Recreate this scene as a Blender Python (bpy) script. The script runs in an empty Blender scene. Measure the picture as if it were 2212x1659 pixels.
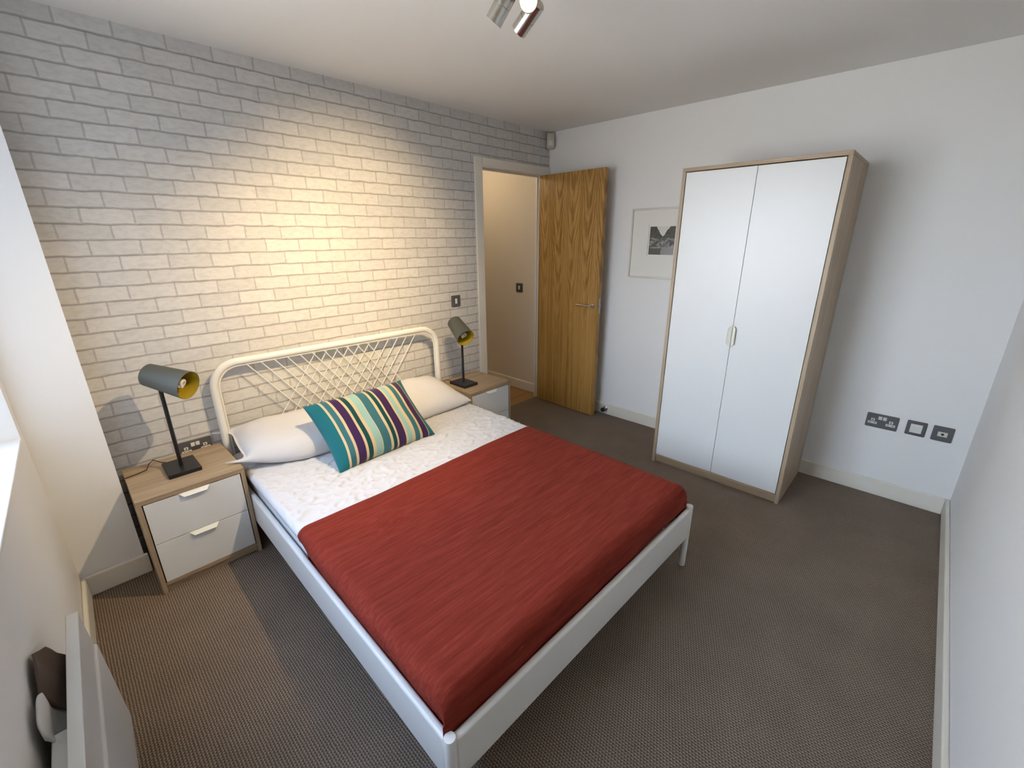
import bpy, bmesh, math, random
from mathutils import Vector, Matrix, noise
random.seed(7)
R = math.radians
scene = bpy.context.scene
C = scene.collection

# ------------------------------------------------------------------ camera
cam_data = bpy.data.cameras.new('camera')
cam_data.sensor_fit = 'HORIZONTAL'
cam_data.sensor_width = 36.0
cam_data.lens = 941.76 / 2212 * 36.0
cam_data.clip_start = 0.02
cam = bpy.data.objects.new('camera', cam_data)
C.objects.link(cam)
RT = Vector((0.68952141, -0.72423986, -0.00607067))
UP = Vector((0.23493927, 0.2157325, 0.94776739))
FW = Vector((0.68510128, 0.65493215, -0.31890456))
CAM = Vector((0.4254, -2.6369, 1.5207))
m = Matrix((RT, UP, -FW)).transposed().to_4x4()
m.translation = CAM
cam.matrix_world = m
scene.camera = cam

# ------------------------------------------------------------------ view
scene.view_settings.view_transform = 'Standard'
scene.view_settings.look = 'None'
scene.view_settings.gamma = 1.0
scene.view_settings.use_curve_mapping = False
scene.view_settings.exposure = 0.25

# ------------------------------------------------------------------ sky seen through the window
SKY = 15.0
world = bpy.data.worlds.new('sky')
scene.world = world
world.use_nodes = True
nt = world.node_tree
nt.nodes.clear()
tc = nt.nodes.new('ShaderNodeTexCoord')
sx = nt.nodes.new('ShaderNodeSeparateXYZ')
rp = nt.nodes.new('ShaderNodeValToRGB')
rp.color_ramp.elements[0].position = 0.46
rp.color_ramp.elements[0].color = (0.44, 0.45, 0.45, 1)
rp.color_ramp.elements[1].position = 0.52
rp.color_ramp.elements[1].color = (0.86, 0.95, 1.06, 1)
e_ = rp.color_ramp.elements.new(0.68)
e_.color = (0.74, 0.87, 1.04, 1)
e_ = rp.color_ramp.elements.new(0.85)
e_.color = (0.36, 0.52, 0.82, 1)
mp = nt.nodes.new('ShaderNodeMapRange')
mp.inputs[1].default_value = -1
mp.inputs[2].default_value = 1
bg = nt.nodes.new('ShaderNodeBackground')
bg.inputs[1].default_value = SKY
wo = nt.nodes.new('ShaderNodeOutputWorld')
nt.links.new(tc.outputs['Generated'], sx.inputs[0])
nt.links.new(sx.outputs['Z'], mp.inputs[0])
nt.links.new(mp.outputs[0], rp.inputs[0])
# added mask dims the sky towards -y, keeping daylight off pier and foot rail
fy = nt.nodes.new('ShaderNodeMapRange')
fy.interpolation_type = 'SMOOTHSTEP'
for i_, v_ in ((1, -0.40), (2, 0.30), (3, 0.08), (4, 1.0)):
    fy.inputs[i_].default_value = v_
nt.links.new(sx.outputs['Y'], fy.inputs[0])
ml = nt.nodes.new('ShaderNodeMix')
ml.data_type = 'RGBA'
ml.blend_type = 'MULTIPLY'
ml.inputs[0].default_value = 1.0
nt.links.new(rp.outputs[0], ml.inputs[6])
nt.links.new(fy.outputs[0], ml.inputs[7])
nt.links.new(ml.outputs[2], bg.inputs[0])
nt.links.new(bg.outputs[0], wo.inputs[0])

# room numbers (metres): brick wall on y=0, wardrobe wall on x=W, window wall on x=XL
XL, W, YF, H = 0.226, 3.668, -2.959, 2.3555
WIN = (-1.85, -0.245, 0.81, 2.08)         # window opening y0, y1, z0, z1
WROT = R(-1.8)                            # the window wall is not quite square to the brick wall
WPIV = Vector((XL, -0.19, 0.0))
def on_wall(dx, y, z):
    """point dx in front of the window wall, at run y along it"""
    return WPIV + Matrix.Rotation(WROT, 3, 'Z') @ Vector((dx, y - WPIV.y, z))

pl = bpy.data.lights.new('daylight', 'AREA')   # portal that guides sampling of the sky
pl.shape = 'RECTANGLE'
pl.size = WIN[1] - WIN[0]
pl.size_y = WIN[3] - WIN[2]
pl.cycles.is_portal = True
po = bpy.data.objects.new('daylight', pl)
po.location = on_wall(-0.29, (WIN[0] + WIN[1]) / 2, (WIN[2] + WIN[3]) / 2)
po.rotation_euler = (Matrix.Rotation(WROT, 3, 'Z') @ Vector((1, 0, 0))).to_track_quat('-Z', 'Y').to_euler()
pl.size, pl.size_y = WIN[1] - WIN[0], WIN[3] - WIN[2]
C.objects.link(po)

# ------------------------------------------------------------------ materials
MATS = {}
def mat(name, col, rough=0.6, metal=0.0, spec=0.5, coat=0.0):
    mt = bpy.data.materials.new(name)
    mt.use_nodes = True
    b = mt.node_tree.nodes['Principled BSDF']
    b.inputs['Base Color'].default_value = (*col, 1)
    b.inputs['Roughness'].default_value = rough
    b.inputs['Metallic'].default_value = metal
    b.inputs['Specular IOR Level'].default_value = spec
    b.inputs['Coat Weight'].default_value = coat
    MATS[name] = mt
    return mt
class N:
    """small node-building helper on one material"""
    def __init__(s, mt):
        s.t = mt.node_tree
        s.b = s.t.nodes['Principled BSDF']
    def n(s, kind, **kw):
        nd = s.t.nodes.new('ShaderNode' + kind)
        for k, v in kw.items():
            setattr(nd, k, v)
        return nd
    def l(s, a, b):
        s.t.links.new(a, b)
    def coord(s, scale=(1, 1, 1), rot=(0, 0, 0), loc=(0, 0, 0), kind='Object'):
        c = s.n('TexCoord')
        mpn = s.n('Mapping')
        mpn.inputs['Scale'].default_value = scale
        mpn.inputs['Rotation'].default_value = rot
        mpn.inputs['Location'].default_value = loc
        s.l(c.outputs[kind], mpn.inputs[0])
        return mpn.outputs[0]
    def noise(s, vec, scale, detail=3, rough=0.5, dist=0.0):
        t = s.n('TexNoise')
        t.inputs['Scale'].default_value = scale
        t.inputs['Detail'].default_value = detail
        t.inputs['Roughness'].default_value = rough
        t.inputs['Distortion'].default_value = dist
        s.l(vec, t.inputs['Vector'])
        return t.outputs['Fac']
    def ramp(s, fac, stops, interp='LINEAR'):
        r = s.n('ValToRGB')
        e = r.color_ramp.elements
        r.color_ramp.interpolation = interp
        while len(e) < len(stops):
            e.new(0.5)
        for i, (p, c) in enumerate(stops):
            e[i].position = p
            e[i].color = (*c, 1) if len(c) == 3 else c
        s.l(fac, r.inputs[0])
        return r.outputs[0]
    def math(s, op, a, b=None, c=None):
        q = s.n('Math', operation=op)
        for i, v in enumerate((a, b, c)):
            if v is None:
                continue
            if isinstance(v, (int, float)):
                q.inputs[i].default_value = v
            else:
                s.l(v, q.inputs[i])
        return q.outputs[0]
    def mix(s, fac, a, b, mode='MIX'):
        q = s.n('Mix', data_type='RGBA', blend_type=mode)
        for i, v in ((0, fac), (6, a), (7, b)):
            if isinstance(v, (int, float)):
                q.inputs[i].default_value = v
            elif isinstance(v, tuple):
                q.inputs[i].default_value = (*v, 1)
            else:
                s.l(v, q.inputs[i])
        return q.outputs[2]
    def bump(s, h, strength=0.3, dist=0.002):
        q = s.n('Bump')
        q.inputs['Strength'].default_value = strength
        q.inputs['Distance'].default_value = dist
        s.l(h, q.inputs['Height'])
        s.l(q.outputs[0], s.b.inputs['Normal'])
    def col(s, c):
        s.l(c, s.b.inputs['Base Color'])

def paint(name, col):
    mt = mat(name, col, 0.75, spec=0.3)
    k = N(mt)
    v = k.coord()
    k.bump(k.noise(v, 260, 2), 0.08, 0.001)
    return mt
paint('wall_paint', (0.84, 0.84, 0.835))
paint('ceiling_paint', (0.83, 0.82, 0.80))
paint('hall_paint', (0.76, 0.68, 0.56))
mat('trim_gloss', (0.80, 0.765, 0.68), 0.35)
mat('white_metal', (0.80, 0.79, 0.75), 0.35)
mat('white_lacquer', (0.76, 0.77, 0.77), 0.32)
mat('handle_white', (0.80, 0.79, 0.70), 0.4)
mat('upvc', (0.8, 0.8, 0.8), 0.3)
mat('black_metal', (0.008, 0.008, 0.010), 0.35)
mat('grey_shade', (0.078, 0.083, 0.072), 0.6)
mat('yellow_lining', (0.42, 0.30, 0.015), 0.55)
mat('lamp_white', (0.75, 0.74, 0.70), 0.25)
mat('chrome', (0.62, 0.60, 0.56), 0.22, metal=1.0)
mat('steel', (0.45, 0.44, 0.42), 0.35, metal=1.0)
mat('spot_metal', (0.50, 0.47, 0.42), 0.25, metal=1.0)
mat('plate_grey', (0.135, 0.135, 0.14), 0.4, metal=0.5)
mat('insert_white', (0.68, 0.68, 0.64), 0.4)
mat('hole_black', (0.01, 0.01, 0.01), 0.6)
mat('sensor_cream', (0.60, 0.58, 0.46), 0.5)
mat('heater_white', (0.62, 0.62, 0.61), 0.4)
mat('dark_gap', (0.03, 0.02, 0.02), 0.8)
mat('rubber', (0.02, 0.02, 0.02), 0.7)
mat('paper_mat', (0.80, 0.79, 0.74), 0.8)
mat('frame_silver', (0.62, 0.61, 0.58), 0.35, metal=0.3)
mat('mattress_white', (0.75, 0.75, 0.76), 0.8)

def glass(name):
    mt = mat(name, (1, 1, 1), 0.02)
    mt.node_tree.nodes['Principled BSDF'].inputs['Transmission Weight'].default_value = 1
    mt.node_tree.nodes['Principled BSDF'].inputs['IOR'].default_value = 1.02
    return mt
glass('window_glass')

def emit(name, col, power):
    mt = mat(name, col, 0.5)
    b = mt.node_tree.nodes['Principled BSDF']
    b.inputs['Emission Color'].default_value = (*col, 1)
    b.inputs['Emission Strength'].default_value = power
    return mt
emit('bulb_glow', (1.0, 0.80, 0.42), 30)

# printed brick wallpaper
mt = mat('brick_wallpaper', (0.6, 0.6, 0.6), 0.7, spec=0.3)
k = N(mt)
v = k.coord(rot=(R(90), 0, 0))
c = k.n('TexCoord')
cmb = k.n('CombineXYZ')
sep = k.n('SeparateXYZ')
k.l(c.outputs['Object'], sep.inputs[0])
wob = k.n('TexNoise')
wob.inputs['Scale'].default_value = 14
wob.inputs['Detail'].default_value = 3
k.l(c.outputs['Object'], wob.inputs['Vector'])
wsep = k.n('SeparateXYZ')
k.l(wob.outputs['Color'], wsep.inputs[0])
xx = k.math('ADD', sep.outputs[0], k.math('MULTIPLY', k.math('SUBTRACT', wsep.outputs[0], 0.5), 0.010))
zz = k.math('ADD', sep.outputs[2], k.math('MULTIPLY', k.math('SUBTRACT', wsep.outputs[1], 0.5), 0.012))
k.l(k.math('ADD', xx, 0.0165), cmb.inputs[0])
k.l(k.math('ADD', zz, -0.0312 + 0.0648 * 2), cmb.inputs[1])
def bricks(c1, c2, mortar, size, smooth=0.3):
    bt = k.n('TexBrick')
    bt.offset = 0.5
    bt.inputs['Scale'].default_value = 1
    bt.inputs['Brick Width'].default_value = 0.174
    bt.inputs['Row Height'].default_value = 0.0648
    bt.inputs['Mortar Size'].default_value = size
    bt.inputs['Mortar Smooth'].default_value = smooth
    bt.inputs['Bias'].default_value = 0
    bt.inputs['Color1'].default_value = (*c1, 1)
    bt.inputs['Color2'].default_value = (*c2, 1)
    bt.inputs['Mortar'].default_value = (*mortar, 1)
    return bt
b1 = bricks((0.67, 0.655, 0.63), (0.595, 0.588, 0.57), (0.47, 0.455, 0.445), 0.0046, 0.35)
k.l(cmb.outputs[0], b1.inputs['Vector'])
# thin dark line printed under each course
off = k.n('VectorMath', operation='ADD')
off.inputs[1].default_value = (0, 0.0022, 0)
fr = k.math('FRACT', k.math('DIVIDE', k.math('ADD', zz, -0.0312 + 0.0648 * 2), 0.0648))
nz = k.noise(c.outputs['Object'], 9, 3)
edge = k.math('MULTIPLY', k.math('SUBTRACT', 1.0, k.math('SMOOTH_MIN', k.math('MULTIPLY', k.math('ABSOLUTE', k.math('SUBTRACT', fr, 0.96)), 12), 1.0, 0.1)), k.math('MULTIPLY', nz, 1.7))
hil = k.math('MULTIPLY', k.math('SUBTRACT', 1.0, k.math('SMOOTH_MIN', k.math('MULTIPLY', k.math('ABSOLUTE', k.math('SUBTRACT', fr, 0.09)), 18), 1.0, 0.1)), k.math('MULTIPLY', nz, 0.28))
cc = k.mix(edge, b1.outputs['Color'], (0.30, 0.28, 0.27))
cc = k.mix(hil, cc, (0.75, 0.74, 0.72))
pat = k.ramp(k.noise(k.coord(scale=(1, 1, 2.2)), 26, 6, 0.65, 0.6), [(0.30, (0.86, 0.86, 0.86)), (0.55, (1, 1, 1)), (0.75, (1.05, 1.04, 1.03))])
k.col(k.mix(1.0, cc, pat, 'MULTIPLY'))
k.bump(b1.outputs['Fac'], -0.10, 0.001)

# ribbed loop carpet
mt = mat('carpet', (0.1, 0.08, 0.07), 0.95, spec=0.1)
k = N(mt)
c = k.n('TexCoord')
sep = k.n('SeparateXYZ')
k.l(c.outputs['Object'], sep.inputs[0])
jit = k.noise(c.outputs['Object'], 70, 2)
ox = k.math('ADD', sep.outputs[0], k.math('MULTIPLY', jit, 0.0050))
row = k.math('FLOOR', k.math('DIVIDE', ox, 0.0088))
oy = k.math('ADD', k.math('ADD', sep.outputs[1], k.math('MULTIPLY', jit, 0.006)), k.math('MULTIPLY', row, 0.0063))
sxn = k.math('SINE', k.math('MULTIPLY', ox, 2 * math.pi / 0.0088))
syn = k.math('SINE', k.math('MULTIPLY', oy, 2 * math.pi / 0.0105))
rib = k.math('ADD', k.math('MULTIPLY', sxn, 0.27), k.math('MULTIPLY', syn, 0.20))
rib = k.math('ADD', rib, 0.5)
fl = k.noise(c.outputs['Object'], 420, 2, 0.6)
bl = k.noise(c.outputs['Object'], 5, 3)
fac = k.math('ADD', k.math('MULTIPLY', rib, 0.55), k.math('MULTIPLY', fl, 0.45))
cr = k.ramp(fac, [(0.25, (0.070, 0.053, 0.040)), (0.52, (0.195, 0.153, 0.119)), (0.74, (0.345, 0.278, 0.222)), (0.9, (0.46, 0.39, 0.325))])
k.col(k.mix(1.0, cr, k.ramp(bl, [(0.3, (0.92, 0.92, 0.92)), (0.7, (1.06, 1.05, 1.04))]), 'MULTIPLY'))
k.bump(rib, 0.6, 0.003)

def wood(name, dark, mid, light, axis, scale=1.0, rough=0.45, figure=0.0):
    """grain runs along the given object axis"""
    mt = mat(name, mid, rough)
    k = N(mt)
    long, cross = 1.3 * scale, 34 * scale
    sc = [cross, cross, cross]
    sc['xyz'.index(axis)] = long
    v = k.coord(scale=tuple(sc))
    f = k.noise(v, 1.0, 5, 0.6, 0.35)
    sc2 = [cross * 5, cross * 5, cross * 5]
    sc2['xyz'.index(axis)] = long * 6
    f2 = k.noise(k.coord(scale=tuple(sc2)), 1.0, 2, 0.5)
    ff = k.math('ADD', k.math('MULTIPLY', f, 0.75), k.math('MULTIPLY', f2, 0.25))
    k.col(k.ramp(ff, [(0.34, dark), (0.5, mid), (0.66, light)]))
    k.bump(f2, 0.05, 0.0005)
    return mt
wood('oak_x', (0.315, 0.225, 0.135), (0.395, 0.29, 0.185), (0.47, 0.36, 0.24), 'x')
wood('oak_y', (0.315, 0.225, 0.135), (0.395, 0.29, 0.185), (0.47, 0.36, 0.24), 'y')
wood('oak_z', (0.315, 0.235, 0.15), (0.395, 0.30, 0.20), (0.47, 0.37, 0.255), 'z')
wood('laminate', (0.30, 0.155, 0.05), (0.38, 0.205, 0.07), (0.44, 0.25, 0.095), 'x', 0.6)

# oak veneer of the door, flame figure
mt = mat('door_oak', (0.25, 0.14, 0.045), 0.42)
k = N(mt)
c = k.n('TexCoord')
sep = k.n('SeparateXYZ')
k.l(c.outputs['Object'], sep.inputs[0])
oy_, oz_ = sep.outputs[1], sep.outputs[2]
warp = k.math('MULTIPLY', k.math('SUBTRACT', k.noise(k.coord(scale=(5, 5, 1.6)), 1.0, 3), 0.5), 0.10)
uu = k.math('SUBTRACT', k.math('FRACT', k.math('DIVIDE', k.math('ADD', oy_, warp), 0.150)), 0.5)
leaf = k.math('FLOOR', k.math('DIVIDE', k.math('ADD', oy_, warp), 0.150))
cz = k.math('ADD', k.math('MULTIPLY', oz_, 5.5), k.math('MULTIPLY', leaf, 0.37))
jag = k.math('MULTIPLY', k.noise(k.coord(scale=(38, 38, 7)), 1.0, 4, 0.65), 1.6)
ph = k.math('ADD', k.math('SUBTRACT', cz, k.math('MULTIPLY', k.math('MULTIPLY', uu, uu), 13.0)), jag)
flame = k.math('ADD', k.math('MULTIPLY', k.math('SINE', k.math('MULTIPLY', ph, 5.4)), 0.5), 0.5)
straight = k.noise(k.coord(scale=(34, 34, 0.9)), 1.0, 4, 0.6, 0.3)
fine = k.noise(k.coord(scale=(170, 170, 3.0)), 1.0, 2)
blend = k.ramp(k.math('ADD', k.math('DIVIDE', oz_, 2.0), k.math('MULTIPLY', warp, 2.0)), [(0.42, (0.12, 0.12, 0.12)), (0.70, (0.62, 0.62, 0.62))])
f = k.math('ADD', k.math('MULTIPLY', flame, k.math('MULTIPLY', blend, 0.42)), k.math('ADD', k.math('MULTIPLY', straight, k.math('SUBTRACT', 0.86, k.math('MULTIPLY', blend, 0.36))), k.math('MULTIPLY', fine, 0.14)))
k.col(k.ramp(f, [(0.32, (0.225, 0.110, 0.018)), (0.45, (0.34, 0.180, 0.042)), (0.58, (0.43, 0.240, 0.066)), (0.74, (0.52, 0.305, 0.100))]))
k.bump(fine, 0.04, 0.0005)

# rust red woven throw
mt = mat('throw_red', (0.25, 0.02, 0.01), 0.9, spec=0.15)
k = N(mt)
mt.node_tree.nodes['Principled BSDF'].inputs['Sheen Weight'].default_value = 0.04
mt.node_tree.nodes['Principled BSDF'].inputs['Sheen Tint'].default_value = (1.0, 0.45, 0.35, 1)
st = k.noise(k.coord(scale=(7, 110, 60)), 1.0, 4, 0.6)
wv = k.noise(k.coord(scale=(500, 500, 500)), 1.0, 2)
sl = k.noise(k.coord(scale=(14, 240, 60), loc=(3, 1, 0)), 1.0, 2)
f = k.math('ADD', k.math('MULTIPLY', st, 0.7), k.math('MULTIPLY', wv, 0.3))
base = k.ramp(f, [(0.32, (0.145, 0.0165, 0.009)), (0.5, (0.205, 0.026, 0.0145)), (0.68, (0.260, 0.040, 0.024))])
slub = k.ramp(sl, [(0.72, (0, 0, 0)), (0.78, (0.5, 0.5, 0.5))])
k.col(k.mix(slub, base, (0.42, 0.11, 0.075)))
k.bump(f, 0.35, 0.0015)

# cotton bedding
def cotton(name, col, crinkle):
    mt = mat(name, col, 0.85, spec=0.2)
    k = N(mt)
    v = k.coord()
    if crinkle:
        n1 = k.noise(k.coord(scale=(1.0, 1.7, 1)), 17, 4, 0.55, 1.3)
        rid = k.math('ABSOLUTE', k.math('SUBTRACT', n1, 0.5))
        n2 = k.noise(v, 5, 3)
        h = k.math('ADD', k.math('MULTIPLY', k.math('SMOOTH_MIN', rid, 0.12, 0.06), -2.2), k.math('MULTIPLY', n2, 0.6))
        k.bump(h, 0.55, 0.02)
    else:
        k.bump(k.noise(v, 7, 4, 0.5, 0.8), 0.22, 0.03)
    return mt
cotton('sheet_cotton', (0.66, 0.66, 0.68), False)
cotton('pillow_cotton', (0.68, 0.67, 0.68), False)

# striped velvet of the cushion (stripes across local x)
TEAL, CREAM, BLUE, PURP, DKT, AQUA = (0.010, 0.135, 0.155), (0.62, 0.48, 0.29), (0.030, 0.125, 0.150), (0.046, 0.016, 0.072), (0.006, 0.062, 0.062), (0.30, 0.48, 0.42)
BLUE = (0.040, 0.150, 0.175)
seq = [(600, TEAL), (745, CREAM), (778, BLUE), (850, CREAM), (888, PURP), (995, CREAM), (1035, DKT), (1100, CREAM), (1145, AQUA), (1243, CREAM), (1254, BLUE),
       (1370, CREAM), (1410, DKT), (1465, CREAM), (1492, PURP), (1600, CREAM), (1625, AQUA), (1690, CREAM), (1737, BLUE), (1805, CREAM), (1840, PURP), (1929, CREAM), (1938, TEAL)]
stops = []
for px, colr in seq:
    s_ = (px - 600) / 1430
    stops.append((s_ * 0.86 / (1 - s_ * 0.14), colr))
mt = mat('cushion_velvet', TEAL, 0.8, spec=0.2)
k = N(mt)
mt.node_tree.nodes['Principled BSDF'].inputs['Sheen Weight'].default_value = 0.25
mt.node_tree.nodes['Principled BSDF'].inputs['Sheen Roughness'].default_value = 0.4
c = k.n('UVMap')
sep = k.n('SeparateXYZ')
k.l(c.outputs[0], sep.inputs[0])
k.col(k.ramp(sep.outputs[0], stops, 'CONSTANT'))
k.bump(k.noise(k.coord(), 60, 3), 0.12, 0.004)

# black and white landscape print (object y runs along the wall, z is up)
mt = mat('photo_print', (0.2, 0.2, 0.2), 0.35)
k = N(mt)
c = k.n('TexCoord')
sep = k.n('SeparateXYZ')
k.l(c.outputs['Object'], sep.inputs[0])
u = sep.outputs[1]
zz = sep.outputs[2]
rk = k.ramp(k.noise(k.coord(scale=(1, 1, 1.6)), 26, 5, 0.6, 0.8), [(0.36, (0.03, 0.03, 0.027)), (0.5, (0.11, 0.11, 0.105)), (0.60, (0.30, 0.30, 0.295)), (0.68, (0.40, 0.40, 0.39))])
hill = k.ramp(k.noise(k.coord(), 45, 4), [(0.35, (0.03, 0.03, 0.024)), (0.7, (0.085, 0.085, 0.07))])
wob = k.math('MULTIPLY', k.math('SUBTRACT', k.noise(k.coord(), 30, 3), 0.5), 0.03)
du = k.math('ADD', k.math('ABSOLUTE', k.math('ADD', u, 0.004)), wob)
issky = k.math('GREATER_THAN', zz, k.math('ADD', 0.045, k.math('MULTIPLY', k.math('SUBTRACT', du, 0.012), 1.35)))
ishill = k.math('GREATER_THAN', k.math('ADD', zz, k.math('MULTIPLY', wob, 1.5)), 0.018)
col_ = k.mix(ishill, rk, hill)
pool = k.math('MULTIPLY', k.math('LESS_THAN', zz, -0.045), k.math('LESS_THAN', k.math('ADD', u, wob), 0.0))
col_ = k.mix(pool, col_, (0.26, 0.26, 0.27))
grass = k.math('MULTIPLY', k.math('LESS_THAN', zz, -0.055), k.math('GREATER_THAN', k.math('ADD', u, wob), 0.0))
col_ = k.mix(grass, col_, (0.075, 0.075, 0.06))
k.col(k.mix(issky, col_, (0.66, 0.66, 0.62)))

mt = mat('brown_cloth', (0.085, 0.058, 0.045), 0.9)
k = N(mt)
k.bump(k.noise(k.coord(), 90, 3), 0.3, 0.002)
mt = mat('crumpled_white', (0.62, 0.61, 0.60), 0.8)

# ------------------------------------------------------------------ mesh helpers
def new_bm():
    return bmesh.new()
def box(bm, x0, x1, y0, y1, z0, z1):
    r = bmesh.ops.create_cube(bm, size=1.0)
    for vt in r['verts']:
        vt.co = Vector((x0 + (vt.co.x + .5) * (x1 - x0), y0 + (vt.co.y + .5) * (y1 - y0), z0 + (vt.co.z + .5) * (z1 - z0)))
    return r['verts']
def frame_of(d):
    d = d.normalized()
    a = Vector((0, 0, 1)) if abs(d.z) < 0.9 else Vector((1, 0, 0))
    u_ = a.cross(d).normalized()
    return u_, d.cross(u_).normalized()
def ring(bm, c_, u_, v_, r, n):
    return [bm.verts.new(c_ + u_ * (r * math.cos(2 * math.pi * i / n)) + v_ * (r * math.sin(2 * math.pi * i / n))) for i in range(n)]
def bridge(bm, a, b):
    n = len(a)
    for i in range(n):
        bm.faces.new((a[i], a[(i + 1) % n], b[(i + 1) % n], b[i]))
def tube(bm, pts, r, n=12, caps=True, closed=False):
    pts = [Vector(p) for p in pts]
    rings = []
    u_ = None
    for i, p in enumerate(pts):
        a = pts[i - 1] if i > 0 else (pts[-1] if closed else p)
        b = pts[i + 1] if i < len(pts) - 1 else (pts[0] if closed else p)
        d = (b - a).normalized()
        if u_ is None:
            u_, v_ = frame_of(d)
        else:
            u_ = (u_ - d * u_.dot(d)).normalized()
            v_ = d.cross(u_)
        rings.append(ring(bm, p, u_, v_, r if not isinstance(r, (list, tuple)) else r[i], n))
    for a, b in zip(rings, rings[1:]):
        bridge(bm, a, b)
    if closed:
        bridge(bm, rings[-1], rings[0])
    elif caps:
        bm.faces.new(rings[0][::-1])
        bm.faces.new(rings[-1])
    return rings
def lathe(bm, origin, axis, prof, n=32, close_ends=True):
    """prof: list of (distance along axis, radius)"""
    origin = Vector(origin)
    axis = Vector(axis).normalized()
    u_, v_ = frame_of(axis)
    rings = []
    for t, r in prof:
        if r < 1e-6:
            rings.append([bm.verts.new(origin + axis * t)])
        else:
            rings.append(ring(bm, origin + axis * t, u_, v_, r, n))
    for a, b in zip(rings, rings[1:]):
        if len(a) == 1 and len(b) > 1:
            for i in range(n):
                bm.faces.new((a[0], b[(i + 1) % n], b[i]))
        elif len(b) == 1 and len(a) > 1:
            for i in range(n):
                bm.faces.new((a[i], a[(i + 1) % n], b[0]))
        elif len(a) > 1:
            bridge(bm, a, b)
def prism(bm, poly, axis, a0, a1):
    """extrude a polygon given in the two other axes along one axis"""
    def P(p, t):
        q = list(p)
        q.insert('xyz'.index(axis), t)
        return Vector(q)
    A = [bm.verts.new(P(p, a0)) for p in poly]
    B = [bm.verts.new(P(p, a1)) for p in poly]
    bm.faces.new(A[::-1])
    bm.faces.new(B)
    bridge(bm, A, B)
def grid(bm, nu, nv, f, uv=None):
    vs = [[bm.verts.new(f(i / nu, j / nv)) for j in range(nv + 1)] for i in range(nu + 1)]
    for i in range(nu):
        for j in range(nv):
            bm.faces.new((vs[i][j], vs[i + 1][j], vs[i + 1][j + 1], vs[i][j + 1]))
    return vs
def obj(name, bm, material, parent=None, bevel=0.0, smooth=True, angle=35, loc=None, seg=2):
    bmesh.ops.recalc_face_normals(bm, faces=bm.faces[:])
    me = bpy.data.meshes.new(name)
    bm.to_mesh(me)
    bm.free()
    o = bpy.data.objects.new(name, me)
    C.objects.link(o)
    for mn in (material if isinstance(material, (list, tuple)) else [material]):
        me.materials.append(MATS[mn])
    if smooth:
        for p in me.polygons:
            p.use_smooth = True
        me.set_sharp_from_angle(angle=R(angle))
    if parent:
        o.parent = parent
    if loc:
        o.location = loc
    if bevel:
        b = o.modifiers.new('bevel', 'BEVEL')
        b.width = bevel
        b.segments = seg
        b.limit_method = 'ANGLE'
        b.angle_limit = R(40)
    return o
def boxo(name, dims, material, parent=None, bevel=0.0015):
    bm = new_bm()
    box(bm, *dims)
    return obj(name, bm, material, parent, bevel)
def tag(o, label, cat=None, group=None):
    o['label'] = label
    if cat:
        o['category'] = cat
    if group:
        o['group'] = group
    return o
def thing(name, label, cat, loc=(0, 0, 0), rotz=0.0, group=None):
    o = bpy.data.objects.new(name, None)
    o.empty_display_size = 0.05
    C.objects.link(o)
    o.location = loc
    o.rotation_euler = (0, 0, rotz)
    return tag(o, label, cat, group)
def struct(o, label=None):
    o['kind'] = 'structure'
    if label:
        o['label'] = label
    return o
def dup(root, loc, rotz, label):
    r = root.copy()
    C.objects.link(r)
    r.location = loc
    r.rotation_euler = (0, 0, rotz)
    r['label'] = label
    for ch in list(root.children):
        c_ = ch.copy()
        C.objects.link(c_)
        c_.parent = r
        for g in list(ch.children):
            d = g.copy()
            C.objects.link(d)
            d.parent = c_
    return r
def rrect(w, h, r, n=5):
    pts = []
    for cx, cy, a0 in ((w / 2 - r, h / 2 - r, 0), (-w / 2 + r, h / 2 - r, 90), (-w / 2 + r, -h / 2 + r, 180), (w / 2 - r, -h / 2 + r, 270)):
        for i in range(n + 1):
            a = R(a0 + 90 * i / n)
            pts.append((cx + r * math.cos(a), cy + r * math.sin(a)))
    return pts

# ------------------------------------------------------------------ the room
WT = 0.068                                 # thickness of the brick-papered partition
DX0, DX1, DZ = 2.865, 3.575, 2.02          # door opening in the brick wall
bm = new_bm()
box(bm, XL - 0.45, W + 0.1, YF - 0.1, 0.0, -0.05, 0.0)
box(bm, DX0, DX1, 0.0, 0.038, -0.05, 0.0)
struct(obj('floor', bm, 'carpet', smooth=False), 'brown ribbed carpet')
bm = new_bm()
box(bm, XL - 0.45, W + 0.1, YF - 0.1, WT, H, H + 0.05)
struct(obj('ceiling', bm, 'ceiling_paint', smooth=False), 'plain white ceiling')
bm = new_bm()
box(bm, XL - 0.25, DX0 - 0.02, 0, WT, 0, H)
box(bm, DX0 - 0.02, DX1 + 0.02, 0, WT, DZ + 0.02, H)
box(bm, DX1 + 0.02, W + 0.1, 0, WT, 0, H)
struct(obj('wall_back', bm, 'brick_wallpaper', smooth=False), 'wall papered in whitewashed brick print')
bm = new_bm()
box(bm, W, W + 0.1, YF - 0.1, 0, 0, H)
struct(obj('wall_right', bm, 'wall_paint', smooth=False), 'plain white wall behind the wardrobe')
bm = new_bm()
box(bm, XL - 0.45, W, YF - 0.1, YF, 0, H)
struct(obj('wall_front', bm, 'wall_paint', smooth=False), 'plain white wall at the right edge')
bm = new_bm()
py = WPIV.y
box(bm, -0.25, 0, WIN[1] - py, 0.18, 0, H)
box(bm, -0.25, 0, YF - py - 0.02, WIN[0] - py, 0, H)
box(bm, -0.25, 0, WIN[0] - py, WIN[1] - py, 0, WIN[2] - 0.02)
box(bm, -0.25, 0, WIN[0] - py, WIN[1] - py, WIN[3], H)
o = struct(obj('wall_left', bm, 'wall_paint', smooth=False, loc=WPIV), 'plain white window wall')
o.rotation_euler = (0, 0, WROT)
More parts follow.
